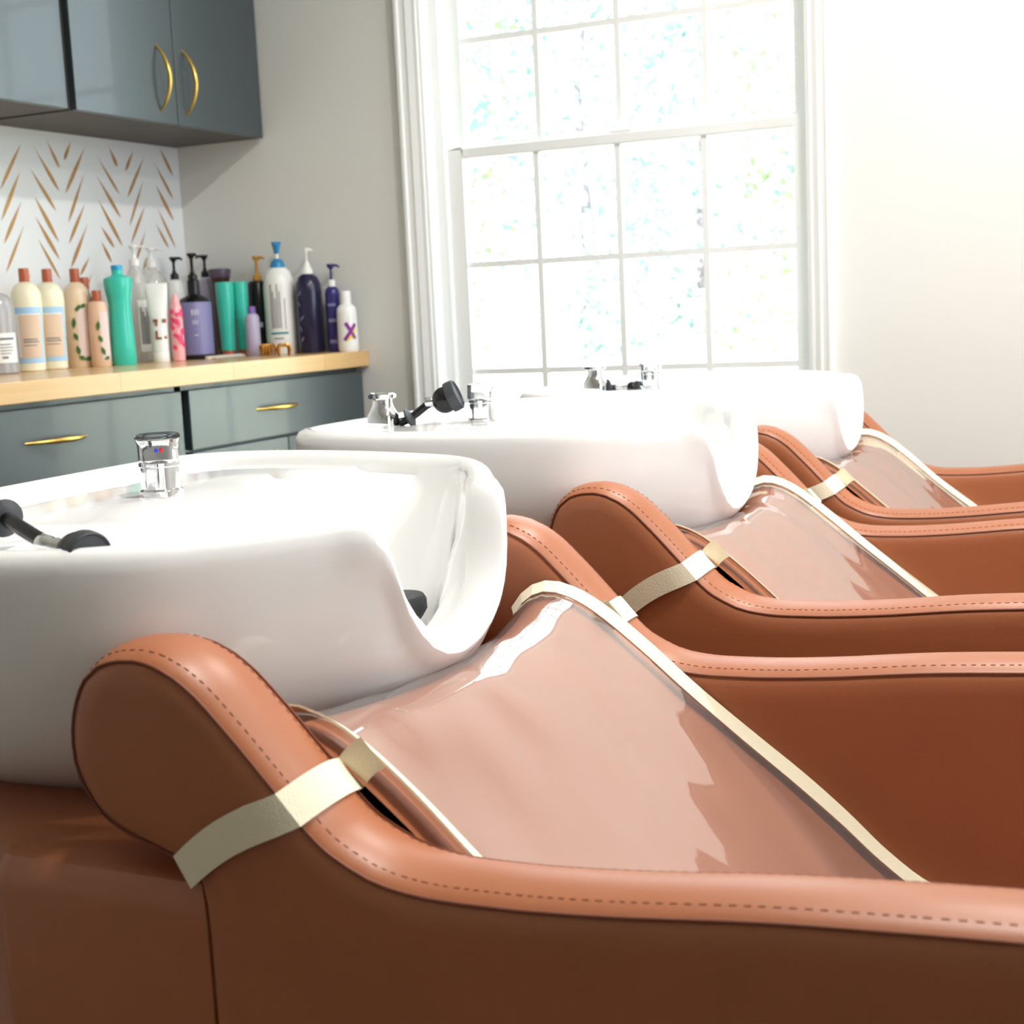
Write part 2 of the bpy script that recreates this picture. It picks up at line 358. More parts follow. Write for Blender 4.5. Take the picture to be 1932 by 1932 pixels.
def normals(loop):
    n = len(loop); out = []
    for i in range(n):
        a, b = Vector(loop[i-1]), Vector(loop[(i+1) % n]); d = (b-a).normalized(); out.append(Vector((d.y, -d.x)))
    return out
NRM = normals(OUT)
area = sum(OUT[i-1][0]*OUT[i][1]-OUT[i][0]*OUT[i-1][1] for i in range(len(OUT)))
if area < 0: NRM = [-n for n in NRM]
HALF, TH = .35, .078
CH = (CX, 0, CZ)
def ring(off, y): return [(p[0]+n.x*off, y, p[1]+n.y*off) for p, n in zip(OUT, NRM)]
def bulge(t): return .011*math.sin(PI*t)**.7
def side_panel(t, sgn, yc):
    yo = sgn*HALF
    def Y(u): return yc+yo-sgn*TH*u
    rings = [ring(-.022, Y(-.06)), ring(-.016, Y(-.055)), ring(-.009, Y(-.04)), ring(-.004, Y(-.02)), ring(-.001, Y(.01))]
    for k in range(1, 12): rings.append(ring(bulge(k/12), Y(.02+.96*k/12)))
    rings += [ring(-.001, Y(.99)), ring(-.004, Y(1.02)), ring(-.009, Y(1.04)), ring(-.016, Y(1.055)), ring(-.022, Y(1.06))]
    mb = MB(); mb.loft(rings, True, False, False)
    for r in (rings[0], rings[-1]):
        tri = tessellate_polygon([[Vector((p[0], p[2], 0)) for p in r]])
        mb.add(r, [tuple(q) for q in tri], True)
    o = mb.make('side_panel', M['leather'], t, CH)
    for u, uu in ((.0, .0), (1.0, 1.0)):
        r = ring(.0002, Y(u))[:NT]
        MB().tube(r, .0013, 6).make('piping', M['piping'], o, CH)
    for tt in (.14, .86):
        st = MB()
        r = smooth_path(ring(bulge(tt)+.0001, Y(.02+.96*tt))[:NT], .0036); i = 0
        while i+1 < len(r):
            st.tube([r[i], r[i+1]], .0005, 5); i += 2
        st.make('stitching', M['stitch'], o, CH)
    return o
# back profile at the sides (x, z) from behind the top edge to the front of the seat
BK = [(-.690,-.40),(-.682,-.36),(-.664,-.33),(-.640,-.317),(-.612,-.322),(-.580,-.340),(-.535,-.376),(-.486,-.418),(-.43,-.462),(-.37,-.508),(-.32,-.55),(-.275,-.59),(-.225,-.622),(-.16,-.632),(-.05,-.632),(.06,-.632),(.13,-.634),(.155,-.65),(.16,-.70)]
bk2 = [(p.x, p.z) for p in smooth_path([Vector((a, 0, b)) for a, b in BK], .012)]
def back_pt(i, v, off):
    """v -1..1 across, off outwards"""
    a, b = Vector(bk2[max(i-1, 0)]), Vector(bk2[min(i+1, len(bk2)-1)]); d = (b-a).normalized(); n = Vector((-d.y, d.x))
    if n.y < 0 and i > 6: n = -n
    p = Vector(bk2[i]); s = 1-v*v
    up = sstep(-.30, -.56, p.x)
    return Vector((p.x+.034*s*up+n.x*off, v*(HALF-TH-.002), p.y-.014*s*up-.012*s*(1-up)*0+n.y*off))
def chair(yc, label, dz=0):
    t = thing('shampoo_chair', label, 'chair', (CX-.35, yc, 0), 'tan leather shampoo chairs in a row')
    for s in (-1, 1): side_panel(t, s, yc)
    # backrest and seat as padded blocks
    ib = min(range(len(bk2)), key=lambda i: abs(bk2[i][0]+.225)+(0 if i > 8 else 9))
    NV = 14; rows = []
    for i in range(ib+1): rows.append([back_pt(i, -1+2*j/NV, 0)+Vector((0, yc, 0)) for j in range(NV+1)])
    bt = [[Vector((x, yc+(-1+2*j/NV)*(HALF-TH-.002), z)) for j in range(NV+1)] for x, z in ((-.30,-.75), (-.62,-.75), (-.69,-.55))]
    MB().loft(rows+bt+[rows[0]], False, False, False).make('backrest', M['leather'], t, CH)
    rows = []
    for i in range(ib, len(bk2)): rows.append([back_pt(i, -1+2*j/NV, 0)+Vector((0, yc, 0)) for j in range(NV+1)])
    bt = [[Vector((x, yc+(-1+2*j/NV)*(HALF-TH-.002), z)) for j in range(NV+1)] for x, z in ((.16,-.98), (-.3,-.98), (-.3,-.70))]
    MB().loft(rows+bt+[rows[0]], False, False, False).make('seat', M['leather'], t, CH)
    # pedestal box that carries the basin
    mb = MB()
    def rr(z, d):
        hw = HALF+.002-d; pts = [(-.655-d, hw), (-.855, hw), (-.863, hw-.002), (-.868, hw-.006), (-1.06+d, .20), (-1.08+d, .17), (-1.08+d, -.17), (-1.06+d, -.20), (-.868, -hw+.006), (-.863, -hw+.002), (-.855, -hw), (-.655-d, -hw)]
        return [(px, yc+py, z) for px, py in pts]
    mb.loft([rr(-1.02, .012), rr(-1.0, .004), rr(-.98, 0), rr(-.445, 0), rr(-.430, .003), rr(-.420, .010), rr(-.415, .02), rr(-.413, .032)])
    pd = mb.make('pedestal', M['leather'], t, CH); pd.data.set_sharp_from_angle(angle=math.radians(28))
    for x in (-.6, .1):
        for y in (-.3, .3): MB().lathe([(.022, -1.02), (.024, -1.015), (.024, -.99), (.02, -.984)], (x, yc+y, 0)).make('foot', M['black'], t, CH)
    return t

# ------------------------------------------------------------------ basins
def spin(t, ang, piv, obs, roll=0):
    """turn the ceramic a few degrees about an upright axis"""
    for o in obs:
        m = Matrix.Translation(piv-t.location) @ Matrix.Rotation(ang, 4, 'Z') @ Matrix.Rotation(roll, 4, 'X') @ Matrix.Rotation(-roll*.5, 4, 'Y') @ Matrix.Translation(t.location-piv)
        m2 = m.copy(); o.data.transform(m2); 
    return t
HALFPLAN = [(-.590,0),(-.594,.05),(-.605,.09),(-.622,.125),(-.652,.172),(-.688,.224),(-.727,.268),(-.775,.298),(-.85,.322),(-.95,.341),(-1.04,.349),(-1.115,.343),(-1.170,.322),(-1.205,.284),(-1.222,.22),(-1.228,.12),(-1.230,0)]
def plan():
    full = HALFPLAN+[(x, -y) for x, y in reversed(HALFPLAN[1:-1])]
    return [(p.x, p.y) for p in smooth_path([Vector((x, y, 0)) for x, y in full], .0075, True)]
PL = plan(); NP = len(PL)
PN = normals(PL)
if sum(PL[i-1][0]*PL[i][1]-PL[i][0]*PL[i-1][1] for i in range(NP)) < 0: PN = [-n for n in PN]
NOTCH = [(0,-.293),(.03,-.288),(.055,-.276),(.075,-.258),(.088,-.238),(.097,-.212),(.103,-.19),(.109,-.177),(.118,-.1695),(.13,-.1675)]
def basin(yc, label, zt, fx, fy, fdir, hx, hy, roll=0):
    """zt: lift of the whole basin; fx, fy: tap position relative to the basin"""
    off = (CX, yc, CZ+zt)
    t = thing('wash_basin', label, 'basin', (CX-.75, yc, CZ-.416), 'white ceramic wash basins on the chairs')
    def crown(i):
        x, y = PL[i]
        base = -.1675
        if x > -.75 and abs(y-.006) < .13: return min(base, interp(NOTCH, abs(y-.006)))
        return base
    def nfac(i):
        x, y = PL[i]
        return (1-sstep(.115, .15, abs(y-.006))) if x > -.75 else 0
    cav = (-.765, 0); ca, cbb = .168, .31
    def inner_z(x, y):
        dx, dy = (x-cav[0])/ca, (y-cav[1])/cbb; d = math.sqrt(dx*dx+dy*dy)
        deck = -.178
        return deck-.165*(1-sstep(.38, 1.08, d))
    rings = []
    def rg(f): rings.append([f(i) for i in range(NP)])
    def outer(i, w):
        (x, y), n = PL[i], PN[i]; zs = crown(i)-.022; z = zs+(-.413-zs)*w
        d = max(0, min(1, (-.19-z)/.225)); k = 1-.40*d**3.2
        fl = .007*nfac(i)*(1-sstep(.02, .20, w))
        c = (-.90, 0)
        return (c[0]+(x-c[0])*k+n.x*fl, y*k, z)
    rings.append([( -.90+(PL[i][0]+.90)*.50, PL[i][1]*.5, -.4155) for i in range(NP)])
    for w in (1, .985, .95, .9, .82, .72, .6, .48, .36, .24, .14, .06, 0): rg(lambda i, w=w: outer(i, w))
    def rimpt(i, o, dz):
        x, y, z0 = outer(i, 0); n = PN[i]; return (x-n.x*o, y-n.y*o, crown(i)+dz)
    for o, dz in ((.0015,-.012), (.006,-.0045), (.013,-.001), (.019, 0), (.026,-.001), (.033,-.005), (.038,-.012), (.041,-.022)): rg(lambda i, o=o, dz=dz: rimpt(i, o, dz))
    R0 = [rimpt(i, .041, -.022) for i in range(NP)]
    for s in (.05, .12, .22, .34, .48, .62, .76, .88, .96):
        r = []
        for i in range(NP):
            x, y, z = R0[i]; px, py = x+(cav[0]-x)*s, y+(cav[1]-y)*s
            zz = inner_z(px, py)
            if PL[i][0] < -.9: zi = zz + (z-zz)*(1-sstep(0, .12, s))
            else: zi = min(zz, z-.004) + (z-min(zz, z-.004))*(1-sstep(0, .30, s))*.6
            r.append((px, py, zi))
        rings.append(r)
    bowl = MB().loft(rings).make('bowl', M['ceramic'], t, off)
    # drain strainer
    dz = inner_z(-.775, .10)-.006
    d = MB().lathe([(.021, -.01), (.021, .012), (.017, .016), (.017, .020), (.026, .032), (.031, .040), (.031, .050), (.028, .055), (.005, .056)], (-.752, .118, dz), n=24)
    d_ob = d.make('drain_strainer', M['rubber'], t, off)
    # mixer tap
    base = -.178
    tp = MB().lathe([(.0225, -.008), (.0235, 0), (.0235, .005), (.0207, .007), (.0205, .030), (.0217, .0315), (.0217, .035), (.020, .0365), (.020, .040)], (fx, fy, base), n=36)
    tap = tp.make('tap', M['chrome'], t, off)
    ca_, sa_ = math.cos(fdir), math.sin(fdir)
    def q(x, y, z): return (fx+ca_*x-sa_*y, fy+sa_*x+ca_*y, base+z*.84)
    def head(sx, sy, z, dx, tilt=0):
        pts = []
        for k in range(32):
            a = 2*PI*k/32; e = .55
            c, s = math.cos(a), math.sin(a)
            px = sx*math.copysign(abs(c)**e, c)+dx; py = sy*math.copysign(abs(s)**e, s)
            pts.append(q(px, py, z+tilt*px))
        return pts
    lv = MB(); lv.loft([head(.0195, .0195, .043, 0), head(.0215, .0215, .046, 0), head(.0215, .0215, .056, .0005), head(.0225, .022, .066, .002, .05), head(.025, .0235, .072, .004, .10), head(.0255, .024, .0735, .0045, .12), head(.0225, .021, .0745, .004, .12), head(.016, .015, .0715, .003, .12), head(.004, .004, .070, .002, .12)])
    lever = lv.make('lever', M['chrome'], tap, off)
    mk = MB(); 
    for s, mi in ((-1, 0), (1, 1)):
        mk.lathe([(.0022, 0), (.0022, .0012), (.0015, .0016)], q(-.0214, s*.0024, .0585), (-ca_, -sa_, 0), 12, mi=mi)
    mk.make('temperature_mark', [M['red'], M['blue']], lever, off)
    # chrome hose holder at the rear corner
    def sq(h, z, e=.45):
        pts = []
        for k in range(32):
            a = 2*PI*k/32+PI/8; c, s = math.cos(a), math.sin(a)
            pts.append((hx+h*math.copysign(abs(c)**e, c), hy+h*math.copysign(abs(s)**e, s), base+z))
        return pts
    ho = MB().loft([sq(.0215, -.003), sq(.022, .002), sq(.0215, .018), sq(.017, .028, .6), sq(.0155, .036, .9), sq(.0155, .044, 1), sq(.022, .046, 1), sq(.0225, .052, 1), sq(.018, .054, 1), sq(.012, .05, 1)])
    ho.make('hose_holder', M['chrome'], t, off)
    return spin(t, math.radians(-5), Vector((-.9+CX, yc, CZ+zt-.178)), (bowl, d_ob), roll)
def shower(label, root, pts, rads, hc, hd, disc_i, hose_r=.0065, hr=.0215):
    t = thing('hand_shower', label, 'shower head', root, 'black hand showers of the basins')
    P = smooth_path(pts, .006)
    MB().tube(P, hose_r, 14).make('hose', M['black'], t)
    k = int(len(P)*disc_i); d = (P[k+1]-P[k-1]).normalized()
    MB().lathe([(.006, -.006), (.012, -.004), (.0165, -.001), (.017, .001), (.0125, .004), (.0075, .007)], P[k], d, 24).make('collar', M['rubber'], t)
    e = P[-1]; d = Vector(hd).normalized(); hc = Vector(hc); c0 = e; dd = (hc-e).normalized()
    MB().lathe([(.0072, -.012), (.0082, -.01), (.0082, 0), (.0072, .002), (.0072, .006), (.0082, .007), (.0075, .012), (.006, .02)], c0, dd, 20).make('ferrule', M['chrome'], t)
    prof = [(hr*math.sin(a), -hr*math.cos(a)) for a in [PI*k/14 for k in range(0, 10)]]
    hd_o = MB().lathe(prof+[(hr*.93, hr*.42)], hc, d, 28).make('head', M['black'], t)
    g = [(hr*1.02, hr*.28), (hr*1.14, hr*.34), (hr*1.16, hr*.6), (hr*1.12, hr*1.05), (hr*1.05, hr*1.1), (hr*.95, hr*.98), (hr*.3, hr*.95)]
    MB().lathe(g, hc, d, 32).make('nozzle_ring', M['rubber'], hd_o)
    return t

# ------------------------------------------------------------------ clear covers
def cover(yc, label, seed):
    rnd = random.Random(seed); t = thing('chair_cover', label, 'chair cover', (CX-.45, yc, CZ-.45), 'clear vinyl covers strapped over the chair backs')
    i0 = 4; i1 = max(i for i in range(len(bk2)) if bk2[i][0] < -.06)
    NV = 30; ph = [rnd.uniform(0, 6) for _ in range(6)]; rows = []
    def pt(i, v, extra=0):
        lift = .006+.004*abs(v)**6
        n = i-i0
        w = .0022*math.sin(7*v+ph[0]+n*.11)*math.sin(n*.16+ph[1])+.0016*math.sin(13*v-n*.21+ph[2])+.0012*math.sin(21*v+n*.33+ph[3])
        return back_pt(i, v*(.957+.028*sstep(-.55, -.40, bk2[i][0])), lift+max(-.004, w)*.45+extra)+Vector((0, yc, 0))
    for i in range(i0, i1+1): rows.append([pt(i, -1+2*j/NV) for j in range(NV+1)])
    o = MB().loft(rows, False, False, False).make('vinyl_sheet', M['vinyl'], t, CH, recalc=False)
    for s in (-1, 1):
        C = []; Wd = []; Nn = []
        for i in range(i0, i1+1):
            a, b = pt(i, s*.985), pt(i, s*.93); wv = (a-b).normalized(); lift = .012*max(0, math.sin((i-i0)*.17+ph[4]+s))+.004
            # the tape stands up against the side panel
            C.append(a+Vector((0, -s*.002, .004)))
            wd = wv*.017+Vector(back_pt(i, s, .007)-back_pt(i, s, 0))
            Wd.append(wd); Nn.append(Vector((.5, -s*.4, .7)))
        MB().strip(C, Wd, .002, Nn).make('binding', M['web'], t, CH)
        # strap over the wing
        tab = {}
        k0 = min(range(NT), key=lambda i: (OUT[i][0]+(.572))**2+(OUT[i][1]+.353)**2)
        n = NRM[k0]; tg = Vector((OUT[k0+1][0]-OUT[k0-1][0], OUT[k0+1][1]-OUT[k0-1][1])).normalized()
        if tg.x > 0: tg = -tg
        cen = Vector(OUT[k0]); P = []; Wv = []; Nv = []
        yin = yc+s*(HALF-TH); yout = yc+s*HALF
        T3 = Vector((tg.x, 0, tg.y)); N3 = Vector((n.x, 0, n.y)); C3 = Vector((cen.x, 0, cen.y))
        WD = .030
        ii = min(range(i0, i1), key=lambda i: abs((Vector(bk2[i])-cen).dot(tg))); e = pt(ii, s)+Vector((.003, s*.004, .007)); e2 = C3+Vector((0, yin-s*.004, 0))-N3*.003
        for q in (0, .3, .6, .85): P.append(e.lerp(e2, q)+Vector((0, 0, .003*math.sin(PI*min(1, q+.15))))); Wv.append(T3*WD); Nv.append(N3)
        for kk in range(0, 9):
            u = .9-.9*kk/8; P.append(C3+N3*(bulge(u)+.0014)+Vector((0, yc+s*(HALF-TH*(.02+.96*u)+(.003 if kk == 8 else 0)), 0)))
            Wv.append(T3*WD); a_ = sstep(.35, 0, u) if False else (1-sstep(0, .3, u)); Nv.append(N3*(1-.6*a_)+Vector((0, s*a_, 0)))
        D = Vector((-.094, 0, -.056)); L = D.length; dn = D.normalized(); side = Vector((-dn.z, 0, dn.x))
        if side.dot(T3) < 0: side = -side
        for kk in range(1, 9):
            f = kk/8; P.append(C3+D*f+side*.006*math.sin(PI*f)+Vector((0, yout+s*(.006+.003*math.sin(PI*f)), 0)))
            w = (T3*(1-sstep(0, .3, f))+side*sstep(0, .3, f)).normalized(); Wv.append(w*WD*(1-.08*f)); Nv.append(Vector((0, s, 0)))
        st = MB().strip(P, Wv, .0016, Nv); st.sm = [True]*len(st.f); st.make('strap', M['web'], t, CH)
    return t

YC = (1.172, 2.10, 2.92)
chair(YC[0], 'tan leather shampoo chair nearest the camera')
chair(YC[1], 'tan leather shampoo chair in the middle of the row')
chair(YC[2], 'tan leather shampoo chair farthest back, next to the window wall')
basin(YC[0], 'white ceramic basin of the front chair, with its black strainer showing through the neck notch', -.002, -.992, .052, math.radians(130), -1.19, -.10, math.radians(1.35))
basin(YC[1], 'white ceramic basin of the middle chair, with a hand shower standing up beside its tap', .001, -1.012, -.046, math.radians(10), -1.15, -.124)
basin(YC[2], 'white ceramic basin of the rear chair, in front of the window', 0, -.998, -.100, math.radians(10), -1.102, -.149)
cover(YC[0], 'clear vinyl cover with cream straps on the front chair', 1)
cover(YC[1], 'clear vinyl cover with cream straps on the middle chair', 2)
cover(YC[2], 'clear vinyl cover with cream straps on the rear chair', 3)
# hand showers
y = YC[0]; zd = CZ-.178
shower('black hand shower lying on the front basin, its hose running out of frame', (X(-.95), y-.2, zd),
       [(X(-1.19), y-.10, zd+.05), (X(-1.185), y-.105, zd+.066), (X(-1.15), y-.125, zd+.062), (X(-1.09), y-.16, zd+.040), (X(-1.03), y-.19, zd+.030), (X(-.965), y-.225, zd+.022), (X(-.918), y-.248, zd+.018), (X(-.872), y-.265, zd+.007), (X(-.850), y-.271, zd+.001)], None,
       (X(-.818), y-.274, zd-.004), (.8, -.25, -.06), .80, hr=.018)
y = YC[1]; zd = CZ-.177
shower('black hand shower propped up on the middle basin between holder and tap', (X(-1.13), y-.08, zd),
       [(X(-1.145), y-.11, zd+.012), (X(-1.135), y-.10, zd+.006), (X(-1.124), y-.095, zd+.008), (X(-1.108), y-.09, zd+.018), (X(-1.092), y-.085, zd+.030), (X(-1.082), y-.082, zd+.036)], None,
       (X(-1.063), y-.075, zd+.038), (.8, .25, .35), .42)
y = YC[2]; zd = CZ-.178
shower('black hand shower lying low on the rear basin by the window', (X(-1.07), y-.1, zd),
       [(X(-1.10), y-.14, zd+.014), (X(-1.095), y-.13, zd+.008), (X(-1.08), y-.11, zd+.005), (X(-1.065), y-.10, zd+.005)], None,
       (X(-1.042), y-.09, zd+.002), (.8, .1, -.1), .4, hr=.014)

# ------------------------------------------------------------------ bottles on the worktop
CAMXY = Vector((CX, 0))
def facing(x, y): d = CAMXY-Vector((x, y)); return math.atan2(d.y, d.x)
def patch(mb, x, y, r, a0, a1, z0, z1, mi=0, sx=1, sy=1, n=12, r1=None, t=.0006):
    """thin curved label hugging the bottle; angles in degrees from the direction that faces the room, anticlockwise seen from above"""
    f = facing(x, y); r1 = r if r1 is None else r1; vs = []
    for k in range(n+1):
        a = f+math.radians(a0+(a1-a0)*k/n)
        for rr, z in ((r, z0), (r1, z1)):
            for q in (rr-.002, rr+t): vs.append((x+q*sx*math.cos(a), y+q*sy*math.sin(a), z))
    fs = []
    for k in range(n):
        a, b = 4*k, 4*k+4
        fs += [(a+1, b+1, b+3, a+3), (a, a+2, b+2, b), (a+2, a+3, b+3, b+2), (a, b, b+1, a+1)]
    fs += [(0, 1, 3, 2), (4*n, 4*n+2, 4*n+3, 4*n+1)]
    mb.add(vs, fs, True, mi)
def disc_leaf(mb, x, y, r, ang, z, ln, w, rot, mi=0):
    """small leaf-shaped mark on the bottle's skin"""
    f = facing(x, y); N = 6; vs = []
    for i in range(N+1):
        t = i/N; ww = w*math.sin(PI*t)
        for s in (-1, 1):
            u = (t-.5)*ln*math.sin(rot)+s*ww*math.cos(rot); v = (t-.5)*ln*math.cos(rot)-s*ww*math.sin(rot)
            a = f+math.radians(ang)+u/r; vs.append((x+(r+.0011)*math.cos(a), y+(r+.0011)*math.sin(a), z+v))
    mb.add(vs, [(2*i, 2*i+1, 2*i+3, 2*i+2) for i in range(N)], False, mi)
def pump(t, x, y, z, m, h, r=.013, noz=.03, ang=None, collar=True, head=.012):
    """dispenser: collar, stem, actuator with spout"""
    a = facing(x, y)-1.2 if ang is None else ang
    mb = MB()
    if collar: mb.lathe([(r, 0), (r*1.05, .004), (r, .018), (r*.55, .022), (r*.5, .028)], (x, y, z), n=20)
    else: mb.lathe([(r*.9, 0), (r*.5, .02)], (x, y, z), n=20)
    mb.lathe([(r*.36, .02), (r*.34, h-.016), (head*.6, h-.012), (head, h-.004), (head*.95, h), (.002, h+.001)], (x, y, z), n=16)
    d = Vector((math.cos(a), math.sin(a), 0)); p = Vector((x, y, z+h-.005))
    mb.tube([p, p+d*noz*.7+Vector((0, 0, .001)), p+d*noz+Vector((0, 0, -.004))], [.0048, .004, .003], 8)
    return mb.make('pump', m, t)
def bottle(name, label, x, y, prof, m, cat='bottle', sx=1, sy=1):
    t = thing(name, label, cat, (x, y, ct), 'hair products on the worktop')
    b = MB().lathe(prof, (x, y, ct), n=32, sx=sx, sy=sy).make('body', m, t)
    return t, b
def lab(t, name, mats, fn):
    mb = MB(); fn(mb); return mb.make(name, mats, t)
def capm(t, x, y, z0, r, h, m, taper=1):
    return MB().lathe([(r, z0), (r*1.02, z0+.002), (r*taper, z0+h-.002), (r*taper*.92, z0+h), (.001, z0+h)], (x, y, ct), n=24).make('cap', m, t)
def lines(mb, x, y, r, spec, mi=0):
    for a0, a1, z, h in spec: patch(mb, x, y, r+.0009, a0, a1, ct+z, ct+z+h, mi, n=6)

# grey translucent bottle
x, y = X(-2.57), 2.615
t, b = bottle('shampoo_bottle', 'grey translucent bottle with a white label, beside the cream bottles, cut off by the frame', x, y, [(.040, 0), (.044, .004), (.044, .15), (.041, .172), (.030, .188), (.016, .194)], M['greyplastic'])
capm(t, x, y, .190, .015, .036, M['white_plastic'])
l = lab(t, 'label', [M['label_white']], lambda m: patch(m, x, y, .0442, -4, 62, ct+.028, ct+.098))
MB_ = MB(); lines(MB_, x, y, .0446, [(4, 50, .082, .005), (4, 40, .070, .0025), (4, 46, .063, .002), (4, 42, .056, .002), (4, 36, .049, .002), (8, 26, .038, .005)]); MB_.make('print', M['print_grey'], l)
# two cream bottles with copper caps
for x, y, lb in ((X(-2.58), 2.73, 'cream bottle with copper cap and blue-edged label, next to the grey bottle'), (X(-2.6), 2.831, 'cream bottle with copper cap and blue-edged label, next to the leaf-patterned bottle')):
    t, b = bottle('shampoo_bottle', lb, x, y, [(.029, 0), (.033, .004), (.034, .10), (.0375, .17), (.036, .192), (.026, .212), (.013, .220)], M['cream_plastic'])
    capm(t, x, y, .219, .0125, .034, M['copper_cap'])
    l = lab(t, 'label', [M['label_blue'], M['label_beige'], M['label_white']], lambda m: (patch(m, x, y, .0335, -62, 62, ct+.022, ct+.158, 0, r1=.0368), patch(m, x, y, .0339, -50, 50, ct+.036, ct+.142, 2, r1=.0366), patch(m, x, y, .0345, -36, 48, ct+.034, ct+.140, 1, r1=.0368)))
    MB_ = MB()
    for q in ((-26, 38, .126, .006), (-24, 30, .078, .003), (-24, 36, .072, .003), (-24, 28, .064, .002)): patch(MB_, x, y, .0357+.00002*q[2], q[0], q[1], ct+q[2], ct+q[2]+q[3], n=6, r1=.0360)
    MB_.make('print', M['print_grey'], l)
# leaf patterned bottle
x, y = X(-2.61), 2.943
t, b = bottle('shampoo_bottle', 'tall cream bottle with copper cap and green leaf pattern on its label', x, y, [(.030, 0), (.0325, .004), (.0335, .14), (.034, .175), (.030, .20), (.020, .215), (.0125, .22)], M['beige_plastic'])
capm(t, x, y, .219, .0125, .036, M['copper_cap'])
l = lab(t, 'label', [M['label_pink']], lambda m: patch(m, x, y, .0335, -6, 75, ct+.028, ct+.155, r1=.0341))
MB_ = MB()
for k, (a, z, ln, rot) in enumerate([(-20, .115, .030, .1), (-16, .080, .022, -.4), (-10, .045, .026, -.2), (4, .025, .020, -1.0), (30, .022, .020, 1.4), (50, .026, .022, 1.2), (24, .158, .018, 1.0), (6, .155, .014, .2), (-2, .15, .012, -.2)]): disc_leaf(MB_, x, y, .0344, a, ct+z, ln, .0055, rot)
MB_.make('leaf_print', M['leaf_green'], l)
# little brown one behind
x, y = X(-2.68), 3.055
t, b = bottle('product_bottle', 'small dark brown bottle with copper cap half hidden behind the leaf-patterned bottles', x, y, [(.015, 0), (.017, .003), (.017, .18), (.011, .205)], M['dark_brown'])
capm(t, x, y, .204, .0135, .032, M['copper_cap'])
x, y = X(-2.55), 2.95
t, b = bottle('shampoo_bottle', 'short beige bottle with copper cap and leaf print, against the teal bottle', x, y, [(.024, 0), (.026, .004), (.0245, .15), (.022, .166), (.011, .169)], M['pink_beige'])
capm(t, x, y, .168, .012, .028, M['copper_cap'])
l = lab(t, 'label', [M['label_pink']], lambda m: patch(m, x, y, .0258, 6, 70, ct+.02, ct+.14, r1=.0250))
MB_ = MB()
for a, z, ln, rot in [(-4, .105, .026, .1), (4, .072, .02, -.4), (14, .04, .024, -.3), (34, .022, .016, 1.2)]: disc_leaf(MB_, x, y, .0262, a, ct+z, ln, .005, rot)
MB_.make('leaf_print', M['leaf_green'], l)
# teal waisted bottle
x, y = X(-2.52), 3.002
t, b = bottle('shampoo_bottle', 'tall waisted teal bottle with a bright blue cap', x, y, [(.031, 0), (.033, .004), (.032, .06), (.0295, .12), (.029, .16), (.034, .19), (.0375, .215), (.036, .226), (.018, .233), (.014, .236), (.014, .248)], M['teal_plastic'])
capm(t, x, y, .247, .0145, .012, M['cyan_cap'])
# clear pump bottles
for x, y, r, hb, ht, lb, lay in ((X(-2.6), 3.172, .031, .262, .318, 'clear bottle with white pump standing close behind the teal bottle', 1), (X(-2.66), 3.318, .044, .262, .318, 'wide clear bottle with white pump behind the white tube', 0)):
    t, b = bottle('pump_bottle', lb, x, y, [(r*.92, 0), (r, .004), (r, hb*.78), (r*.9, hb*.87), (r*.6, hb*.955), (.014, hb-.004), (.014, hb)], M['clearplastic'])
    pump(t, x, y, ct+hb, M['white_plastic'], ht-hb, .014, .034, facing(x, y)+1.3)
    if lay:
        MB_ = MB(); patch(MB_, x, y, r+.0006, 0, 62, ct+.03, ct+.17); l = MB_.make('label', M['label_white'], t)
        MB_ = MB()
        for k in range(5): patch(MB_, x, y, r+.0014, 10+10*k, 15+10*k, ct+.05, ct+.15-.012*(k % 3), n=3)
        MB_.make('print', M['print_black'], l)
# standing tube
x, y = X(-2.5), 3.13
t = thing('product_tube', 'white squeeze tube with brown lettering standing on its cap', 'tube', (x, y, ct), 'hair products on the worktop')
f = facing(x, y)
def tr(z, rx, ry):
    return [(x+math.cos(f)*ry*math.cos(a)-math.sin(f)*rx*math.sin(a), y+math.sin(f)*ry*math.cos(a)+math.cos(f)*rx*math.sin(a), ct+z) for a in [2*PI*k/28 for k in range(28)]]
MB().loft([tr(.03, .0225, .0225), tr(.10, .0235, .019), tr(.16, .027, .011), tr(.205, .0295, .0025), tr(.211, .0295, .002)]).make('body', M['white_plastic'], t)
MB().loft([tr(0, .021, .021), tr(.002, .0225, .0225), tr(.028, .0225, .0225), tr(.03, .021, .021)]).make('cap', M['label_white'], t)
MB_ = MB()
for a0, a1, z0, z1 in ((-38, -6, .108, .116), (-22, -10, .098, .108), (28, 58, .106, .116), (-26, -12, .062, .085), (-26, 14, .062, .068), (34, 56, .063, .070)): patch(MB_, x, y, .0226, a0, a1, ct+z0, ct+z1, n=4)
MB_.make('print', M['print_brown'], t)
x, y = X(-2.465), 3.162
t, b = bottle('shampoo_bottle', 'slim pink floral bottle between the white tube and the lavender bottle', x, y, [(.014, 0), (.0165, .003), (.017, .12), (.015, .148), (.012, .152)], M['light_pink'])
MB().lathe([(.012, .15), (.0115, .160), (.006, .178), (.002, .181)], (x, y, ct), n=20).make('cap', M['light_pink'], t)
MB_ = MB()
rp = random.Random(3)
for k in range(26): disc_leaf(MB_, x, y, .0168, rp.uniform(-80, 80), ct+rp.uniform(.035, .135), .018, .006, rp.uniform(0, 3))
MB_.make('floral_print', M['hot_pink'], t)
